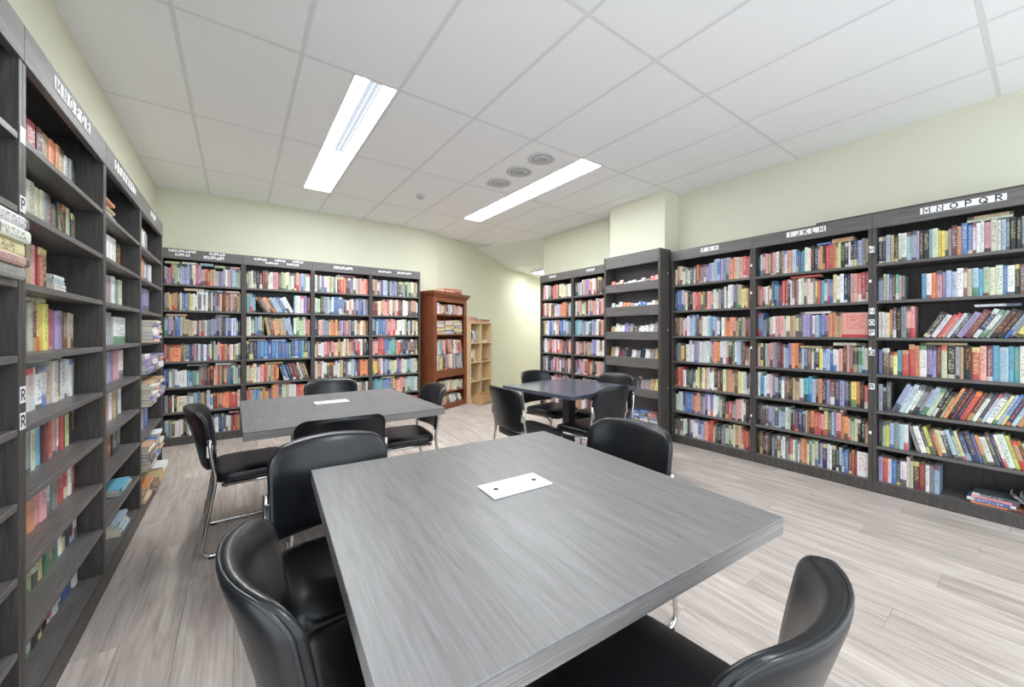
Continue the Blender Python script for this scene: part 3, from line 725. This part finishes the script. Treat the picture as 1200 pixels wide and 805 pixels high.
for q, (x, cs) in enumerate(((0.05, 'o'), (0.30, 'mpr'), (0.56, 'rmpo'))): stack(fr, x, 0.01, 1.9256, cs, 'top of %s' % WC + ', %s pile' % ('left', 'middle', 'right')[q], L=(0.22, 0.25), D=(0.16, 0.2), tk=(0.018, 0.026), jit=0.003)

fr = Frame(3.365, 6.0, A27); W, D, H = 0.77, 0.34, 1.46
r = thing('cube_shelf', 'pale pine cube shelf of eight open cells beside brown bookcase', 'shelf', (fr.x, fr.y, 0), A27)
t4 = 0.03
for xx in (0, W - t4): MB().bevbox(xx, xx + t4, 0, D, 0, H, 0.002).build('side_panel', 'pine', r)
for zz in (0.0, H - t4): MB().bevbox(t4, W - t4, 0, D, zz, zz + t4, 0.002).build('board', 'pine', r)
MB().bevbox(W / 2 - 0.01, W / 2 + 0.01, 0.002, D - 0.008, t4, H - t4, 0.001).build('divider', 'pine', r)
CZ = [t4 + k * (H - 2 * t4) / 4 for k in range(4)]
for z in CZ[1:]:
    for s in (0, 1): MB().bevbox(t4 if s == 0 else W / 2 + 0.01, W / 2 - 0.01 if s == 0 else W - t4, 0.002, D - 0.008, z - 0.016, z, 0.001).build('shelf', 'pine', r)
MB().box(t4, W - t4, D - 0.008, D, t4, H - t4).build('back_panel', 'pine', r)
WP = 'pine cube shelf'
def cell(c, k): return (t4 + 0.006 if c == 0 else W / 2 + 0.016), (W / 2 - 0.016 if c == 0 else W - t4 - 0.006), CZ[k]
for (c, k, seq, en) in ((0, 3, 'kHk<w|a', 0.9), (0, 2, 'iTwpiT', 0.7), (0, 1, 'kBH', 0.4), (1, 3, '', 0), (1, 2, '', 0)):
    if seq: x0, x1, z = cell(c, k); row(fr, x0, x1, 0.05, z, 0.25, seq, 'cell row %s, %s' % (ORD[3 - k], WP), end=en, dr=(0.15, 0.2), lean=22)
for (c, k, cs) in ((1, 3, 'ww'), (1, 2, 'B'), (1, 0, 'wiw'), (0, 0, 'iwT')):
    x0, x1, z = cell(c, k); stack(fr, x0 + 0.03, 0.04 if k else 0.03, z, cs, 'cell row %s, %s column, %s' % (ORD[3 - k], ('left', 'right')[c], WP), L=(0.22, 0.26), D=(0.16, 0.2), jit=0.004)
for q, (x, cs) in enumerate(((0.02, 'ppo'), (0.27, 'rp'), (0.50, 'rm'))): stack(fr, x, 0.03, H + 0.0006, cs, 'top of %s' % WP + ', %s pile' % ('left', 'middle', 'right')[q], L=(0.22, 0.24), D=(0.16, 0.2), jit=0.003)
cr = thing('wooden_crate', 'low tan wooden crate on floor in front of pine cube shelf', 'crate', fr.M @ Vector((0.03, -0.27, 0)), A27)
for yy in (0, 0.2): 
    for z in (0.02, 0.10): MB().bevbox(0, 0.62, yy, yy + 0.014, z, z + 0.065, 0.002).build('slat', 'crate', cr)
for xx in (0, 0.606): MB().bevbox(xx, xx + 0.014, 0.0145, 0.1995, 0.0, 0.17, 0.002).build('end_board', 'crate', cr)
MB().box(0.0145, 0.6055, 0.0145, 0.1995, 0.012, 0.024).build('bottom_board', 'crate', cr)

# ------------------------------------------------------------------ make the books: the 300 largest in view singly, the rest as one
def project(p):
    s, c = math.sin(YAW), math.cos(YAW)
    fw = p.x * s + p.y * c; rt = p.x * c - p.y * s
    if fw < 0.05: return None
    return (600 + F_PX * rt / fw, HORIZ - F_PX * (p.z - CAMH) / fw)
def clip_area(q):
    q = clip_rect(q, 0, 1200, 0, 805)
    return area(q) if q else 0.0
for bk in BOOKS:
    M = bk['fr'].M; o, ax, az = bk['o'], bk['ax'], bk['az']
    q = [project(M @ (o + ax * a * bk['w'] + az * h * bk['h'])) for a, h in ((0, 0), (1, 0), (1, 1), (0, 1))]
    bk['area'] = 0.0 if any(v is None for v in q) else clip_area(q)
BOOKS = [b for b in BOOKS if b['area'] > 0.3]
BOOKS.sort(key=lambda b: -b['area'])
def book_geo(bk):
    """hard boards with a rounded spine around a page block; spine towards -y"""
    wd, h, d = bk['w'], bk['h'], bk['d']; c = min(0.0022, wd * 0.14); s = min(0.0035, wd * 0.2)
    P = [(0, d), (0, s), (wd * 0.22, 0), (wd * 0.78, 0), (wd, s), (wd, d), (wd - c, d), (wd - c, s + c), (c, s + c), (c, d)]
    n = 10; vs_ = [(x, y, 0) for x, y in P] + [(x, y, h) for x, y in P]
    fs, uv, mi = [], [], []
    for i in range(n):
        j = (i + 1) % n; fs.append((i, j, n + j, n + i)); mi.append(0)
        if i in (1, 2, 3):
            a, b = P[i][0] / wd, P[j][0] / wd; uv.append([(a, 0), (b, 0), (b, 1), (a, 1)])
        else: uv.append([(-1, -1)] * 4)
    for (a, b, c_, e) in ((0, 1, 8, 9), (1, 2, 3, 8), (3, 4, 7, 8), (4, 5, 6, 7)):
        fs.append((n + a, n + b, n + c_, n + e)); fs.append((e, c_, b, a)); mi += [0, 0]; uv += [[(-1, -1)] * 4] * 2
    e = min(0.003, h * 0.02); k = len(vs_)
    x0, x1, y0, y1, z0, z1 = c, wd - c, s + c, d - 0.003, e, h - e
    vs_ += [(x0, y0, z0), (x1, y0, z0), (x1, y1, z0), (x0, y1, z0), (x0, y0, z1), (x1, y0, z1), (x1, y1, z1), (x0, y1, z1)]
    for f in ((0, 3, 2, 1), (4, 5, 6, 7), (2, 3, 7, 6)): fs.append(tuple(k + q for q in f)); mi.append(1); uv.append([(-1, -1)] * 4)
    return vs_, fs, uv, mi
def book_mesh(name, lst, origin):
    V_, F_, UV, MI, C1, C2, R1 = [], [], [], [], [], [], []
    for bk in lst:
        M = bk['fr'].M; ax, az, o = bk['ax'], bk['az'], bk['o']; ay = Vector((0, 1, 0))
        vs_, fs, uv, mi = book_geo(bk); k = len(V_)
        for p in vs_: V_.append(tuple((M @ (o + ax * p[0] + ay * p[1] + az * p[2])) - origin))
        F_ += [tuple(i + k for i in f) for f in fs]; MI += mi
        for u in uv:
            for a in u: UV += a
        C1 += [*bk['col'], 1.0] * len(vs_); C2 += [*bk['acc'], 1.0] * len(vs_); R1 += [bk['r']] * len(vs_)
    me = bpy.data.meshes.new(name); me.from_pydata(V_, [], F_)
    me.materials.append(MATS['book_cover']); me.materials.append(MATS['book_pages'])
    me.polygons.foreach_set('material_index', MI)
    me.uv_layers.new(name='UVMap').data.foreach_set('uv', UV)
    me.attributes.new('bcol', 'FLOAT_COLOR', 'POINT').data.foreach_set('color', C1)
    me.attributes.new('bacc', 'FLOAT_COLOR', 'POINT').data.foreach_set('color', C2)
    me.attributes.new('brnd', 'FLOAT', 'POINT').data.foreach_set('value', R1)
    me.update(); return me
for bk in BOOKS[:300]:
    org = bk['fr'].M @ bk['o']
    o = link('book', book_mesh('book', [bk], org), None, org)
    tag(o, bk['label'], 'book', 'books on the shelves')
o = link('shelved_books', book_mesh('shelved_books', BOOKS[300:], Vector((0, 0, 0))))
tag(o, 'rows of assorted smaller books filling the farther shelves', 'books', kind='stuff')
print('BOOKS', len(BOOKS), 'smallest single', round(BOOKS[min(299, len(BOOKS) - 1)]['area'], 1))

# ------------------------------------------------------------------ tables
def rot2(x, y, a): return x * math.cos(a) - y * math.sin(a), x * math.sin(a) + y * math.cos(a)
def wood_table(label, cx, cy, W, L, rz, leg):
    r = thing('table', label, 'table', (cx, cy, 0), rz)
    MB().bevbox(-W / 2, W / 2, -L / 2, L / 2, 0.732, 0.74, 0.0015).build('tabletop', 'table_laminate', r)
    MB().bevbox(-W / 2 + 0.001, W / 2 - 0.001, -L / 2 + 0.001, L / 2 - 0.001, 0.692, 0.7318, 0.001).build('edge_band', 'table_edge', r)
    ly = leg[1]
    for sx_ in (-1, 1):
        lx = leg[0] if sx_ < 0 else leg[2]
        l = MB().bevbox(-0.027, 0.027, -ly, ly, 0.030, 0.660, 0.003).build('leg', 'table_edge', r, (sx_ * lx, 0, 0))
        f_ = MB().bevbox(-0.032, 0.032, -ly - 0.06, ly + 0.06, 0.006, 0.0295, 0.003).build('foot', 'table_edge', l)
        MB().bevbox(-0.03, 0.03, -ly - 0.15, ly + 0.15, 0.661, 0.6915, 0.002).build('support_rail', 'table_edge', r, (sx_ * lx, 0, 0))
        for sy in (-1, 1): MB().lathe([(0.016, 0), (0.018, 0.0058)], seg=12).build('glide', 'rubber', r, (sx_ * lx, sy * (ly + 0.03), 0))
    MB().bevbox(-leg[0] + 0.0275, leg[2] - 0.0275, -0.012, 0.012, 0.35, 0.60, 0.002).build('stretcher', 'table_edge', r)
    return r
def power_plate(label, cx, cy, W, L, rz):
    r = thing('power_plate', label, 'power plate', (cx, cy, 0.7401), rz, 'power plates set into the tables')
    MB().bevbox(-W / 2, W / 2, -L / 2, L / 2, 0, 0.006, 0.002).build('cover', 'white_plastic', r)
    for s in (-1, 1): MB().lathe([(0.009, 0.0055), (0.009, 0.0068)], seg=14).build('finger_hole', 'black_metal', r, (s * W * 0.33, s * 0.0, 0))
wood_table('large grey wood-grain square table filling the foreground', 0.751, 1.048, 1.115, 1.145, math.radians(-3.4), (0.16, 0.19, 0.16))
power_plate('white two-hole power plate in the foreground table', 0.779, 1.072, 0.235, 0.118, math.radians(-3.0))
wood_table('grey wood-grain table behind, in front of the back bookcases', 0.600, 3.06, 1.17, 1.17, math.radians(0.5), (0.255, 0.20, 0.215))
power_plate('white power plate in the table near the back wall', 0.578, 3.17, 0.235, 0.118, math.radians(0.5))
r = thing('table', 'dark square pedestal table beside the magazine rack', 'table', (2.67, 2.775, 0), math.radians(5))
MB().bevbox(-0.475, 0.475, -0.455, 0.455, 0.708, 0.74, 0.003).build('tabletop', 'table_black', r)
MB().bevbox(-0.2, 0.2, -0.2, 0.2, 0.690, 0.7075, 0.003).build('mounting_plate', 'black_metal', r)
MB().bevbox(-0.045, 0.045, -0.045, 0.045, 0.055, 0.6895, 0.004).build('pedestal', 'black_metal', r)
for k in range(4):
    l = MB()
    l.add([(0.0, -0.045, 0.0), (0.0, 0.045, 0.0), (0.33, 0.025, 0.0), (0.33, -0.025, 0.0), (0.0, -0.045, 0.053), (0.0, 0.045, 0.053), (0.33, 0.025, 0.02), (0.33, -0.025, 0.02)],
          [(0, 1, 2, 3), (7, 6, 5, 4), (0, 4, 5, 1), (1, 5, 6, 2), (2, 6, 7, 3), (3, 7, 4, 0)])
    l.build('base_foot', 'black_metal', r, (0, 0, 0.001), math.radians(45 + 90 * k))

# ------------------------------------------------------------------ chairs
def sgnpow(v, e): return math.copysign(abs(v) ** e, v)
def make_chair():
    root = thing('chair', 'chair', 'chair')
    # seat cushion: superellipse rings, nose dropping at the front
    m = MB(); N = 40; SW, SD = 0.232, 0.222; e = 0.38
    rings = [(0.90, 0.402), (0.985, 0.406), (1.0, 0.418), (1.0, 0.440), (0.985, 0.452), (0.95, 0.459), (0.82, 0.464), (0.55, 0.465), (0.25, 0.464)]
    for s, z in rings:
        for k in range(N):
            q = 2 * math.pi * k / N; x = SW * sgnpow(math.cos(q), e) * s; y = SD * sgnpow(math.sin(q), e) * s
            drop = 0.028 * max(0.0, (y - 0.10) / 0.12) ** 2
            m.v.append((x, y, z - drop))
    for i in range(len(rings) - 1):
        for k in range(N): m.f.append((i * N + k, i * N + (k + 1) % N, (i + 1) * N + (k + 1) % N, (i + 1) * N + k))
    m.f += [tuple(reversed(range(N))), tuple(range((len(rings) - 1) * N, len(rings) * N))]
    m.mi = [0] * len(m.f); m.sm = [True] * len(m.f); m.sm[-2] = False
    seat = m.build('seat', 'vinyl', root)
    pts = []
    for k in range(N):
        q = 2 * math.pi * k / N; x = SW * sgnpow(math.cos(q), e); y = SD * sgnpow(math.sin(q), e)
        pts.append((x * 0.995, y * 0.995, 0.414 - 0.028 * max(0.0, (y - 0.10) / 0.12) ** 2))
    MB().tube(pts, 0.004, 6, closed=True).build('piping', 'vinyl_piping', seat)
    # backrest: shell curved around the sitter, leaning back
    HW, Z0, Z1 = 0.228, 0.485, 0.832
    def bp(s, t_):
        """s across -1..1, t up -1..1 (already inside the rounded outline); returns the middle surface"""
        x = HW * s; zz = (t_ + 1) / 2
        y = -0.262 - 0.085 * zz ** 1.3 + 0.075 * abs(s) ** 2.2 * (0.7 + 0.5 * zz)
        z = Z0 + (Z1 - Z0) * zz - 0.018 * (s * s) * zz
        return x, y, z
    OUT = []                                   # rounded rectangle, corner radius 65 mm at the top, 55 mm below
    hz = (Z1 - Z0) / 2
    for (cx_, cz_, a0, rc) in ((1, 1, 0, 0.062), (-1, 1, 90, 0.062), (-1, -1, 180, 0.05), (1, -1, 270, 0.05)):
        for k in range(9):
            q = math.radians(a0 + 90 * k / 8); OUT.append(((cx_ * (HW - rc) + rc * math.cos(q)) / HW, (cz_ * (hz - rc) + rc * math.sin(q)) / hz))
        if cx_ * cz_ > 0:
            for k in range(1, 9): OUT.append((OUT[-1][0] - 2 * cx_ * (HW - rc) / HW / 9, OUT[-1][1]))
        else:
            for k in range(1, 6): OUT.append((OUT[-1][0], OUT[-1][1] + 2 * (-1 if cx_ < 0 else 1) * (hz - 0.056) / hz / 6))
    m = MB(); N = len(OUT)
    def ring(f, off):
        for (s, t_) in OUT:
            x, y, z = bp(s * f, t_ * f); m.v.append((x, y + off, z))
    fr_ = [(0.0, 1), (0.3, 1), (0.6, 1), (0.82, 0.97), (0.93, 0.85), (0.985, 0.5), (1.0, 0.0)]
    th = 0.021
    for f, o_ in fr_[1:]: ring(f, th * o_)
    for f, o_ in reversed(fr_[1:-1]): ring(f, -th * o_)
    nr = len(fr_) - 1 + len(fr_) - 2
    for i in range(nr - 1):
        for k in range(N): m.f.append((i * N + k, (i + 1) * N + k, (i + 1) * N + (k + 1) % N, i * N + (k + 1) % N))
    m.f += [tuple(range(N)), tuple(reversed(range((nr - 1) * N, nr * N)))]
    m.mi = [0] * len(m.f); m.sm = [True] * len(m.f)
    back = m.build('backrest', 'vinyl', root)
    pts = []
    for k in range(N):
        x, y, z = bp(OUT[k][0] * 0.985, OUT[k][1] * 0.985); pts.append((x, y - 0.011, z))
    MB().tube(pts, 0.0045, 6, closed=True).build('piping', 'vinyl_piping', back)
    # chrome sled frame
    for s in (-1, 1):
        X = s * 0.236
        pts = [(X * 1.0, -0.236, 0.665), (X, -0.226, 0.56), (X, -0.205, 0.44), (X, -0.275, 0.013), (X, 0.205, 0.013), (X, 0.185, 0.385), (X * 0.93, 0.10, 0.392), (X * 0.93, -0.18, 0.394)]
        MB().tube(fillet(pts, 0.06, 6), 0.0105, 10).build('side_frame', 'chrome', root)
        MB().bevbox(-0.010, 0.010, -0.016, 0.016, -0.035, 0.035, 0.003).build('back_bracket', 'chrome', root, (X * 0.975, -0.233, 0.60))
        for y in (-0.22, 0.16): MB().bevbox(-0.012, 0.012, -0.02, 0.02, 0.0, 0.008, 0.002).build('glide', 'rubber', root, (X, y, 0))
    for y, z in ((-0.16, 0.390), (0.10, 0.388)):
        MB().tube([(-0.228, y, z), (0.228, y, z)], 0.009, 8).build('cross_bar', 'chrome', root)
    return root
R90 = math.pi / 2; D_ = math.radians
CHAIRS = [
 ('black padded chair in left foreground, seen from behind its left edge', 0.325, 0.955, -R90 + D_(2)),
 ('black padded chair at far left corner of foreground table, facing the camera', 0.335, 1.475, math.pi + D_(4)),
 ('black padded chair at lower right, seat under front edge of foreground table', 0.75, 0.54, D_(5)),
 ('black padded chair on the far right side of foreground table', 1.265, 1.165, R90 + D_(3)),
 ('black padded chair left of the middle table, shown side-on with chrome runner', 0.095, 2.985, -R90 + D_(2)),
 ('black padded chair on near side of middle table, its rear showing', 0.47, 2.47, D_(-3)),
 ('black padded chair on far side of middle table, only top of back visible', 0.70, 3.63, math.pi - D_(2)),
 ('black padded chair right of middle table, near the brown bookcase', 1.075, 3.06, R90 - D_(4)),
 ('black padded chair left of the dark pedestal table, back toward the camera', 2.05, 2.60, -R90 - D_(3)),
 ('black padded chair on near side of dark pedestal table, rear toward camera', 2.55, 2.40, D_(4)),
 ('black padded chair behind the dark pedestal table, mostly hidden', 2.80, 3.16, math.pi + D_(5)),
 ('black padded chair right of dark pedestal table, beside the display rack', 3.01, 2.67, R90 + D_(3))]
proto = make_chair()
for i, (lb, x, y, rz) in enumerate(CHAIRS):
    c = proto if i == 0 else copy_tree(proto)
    c.location = (x, y, 0); c.rotation_euler = (0, 0, rz); c['label'] = lb; c['group'] = 'black padded chairs around the tables'
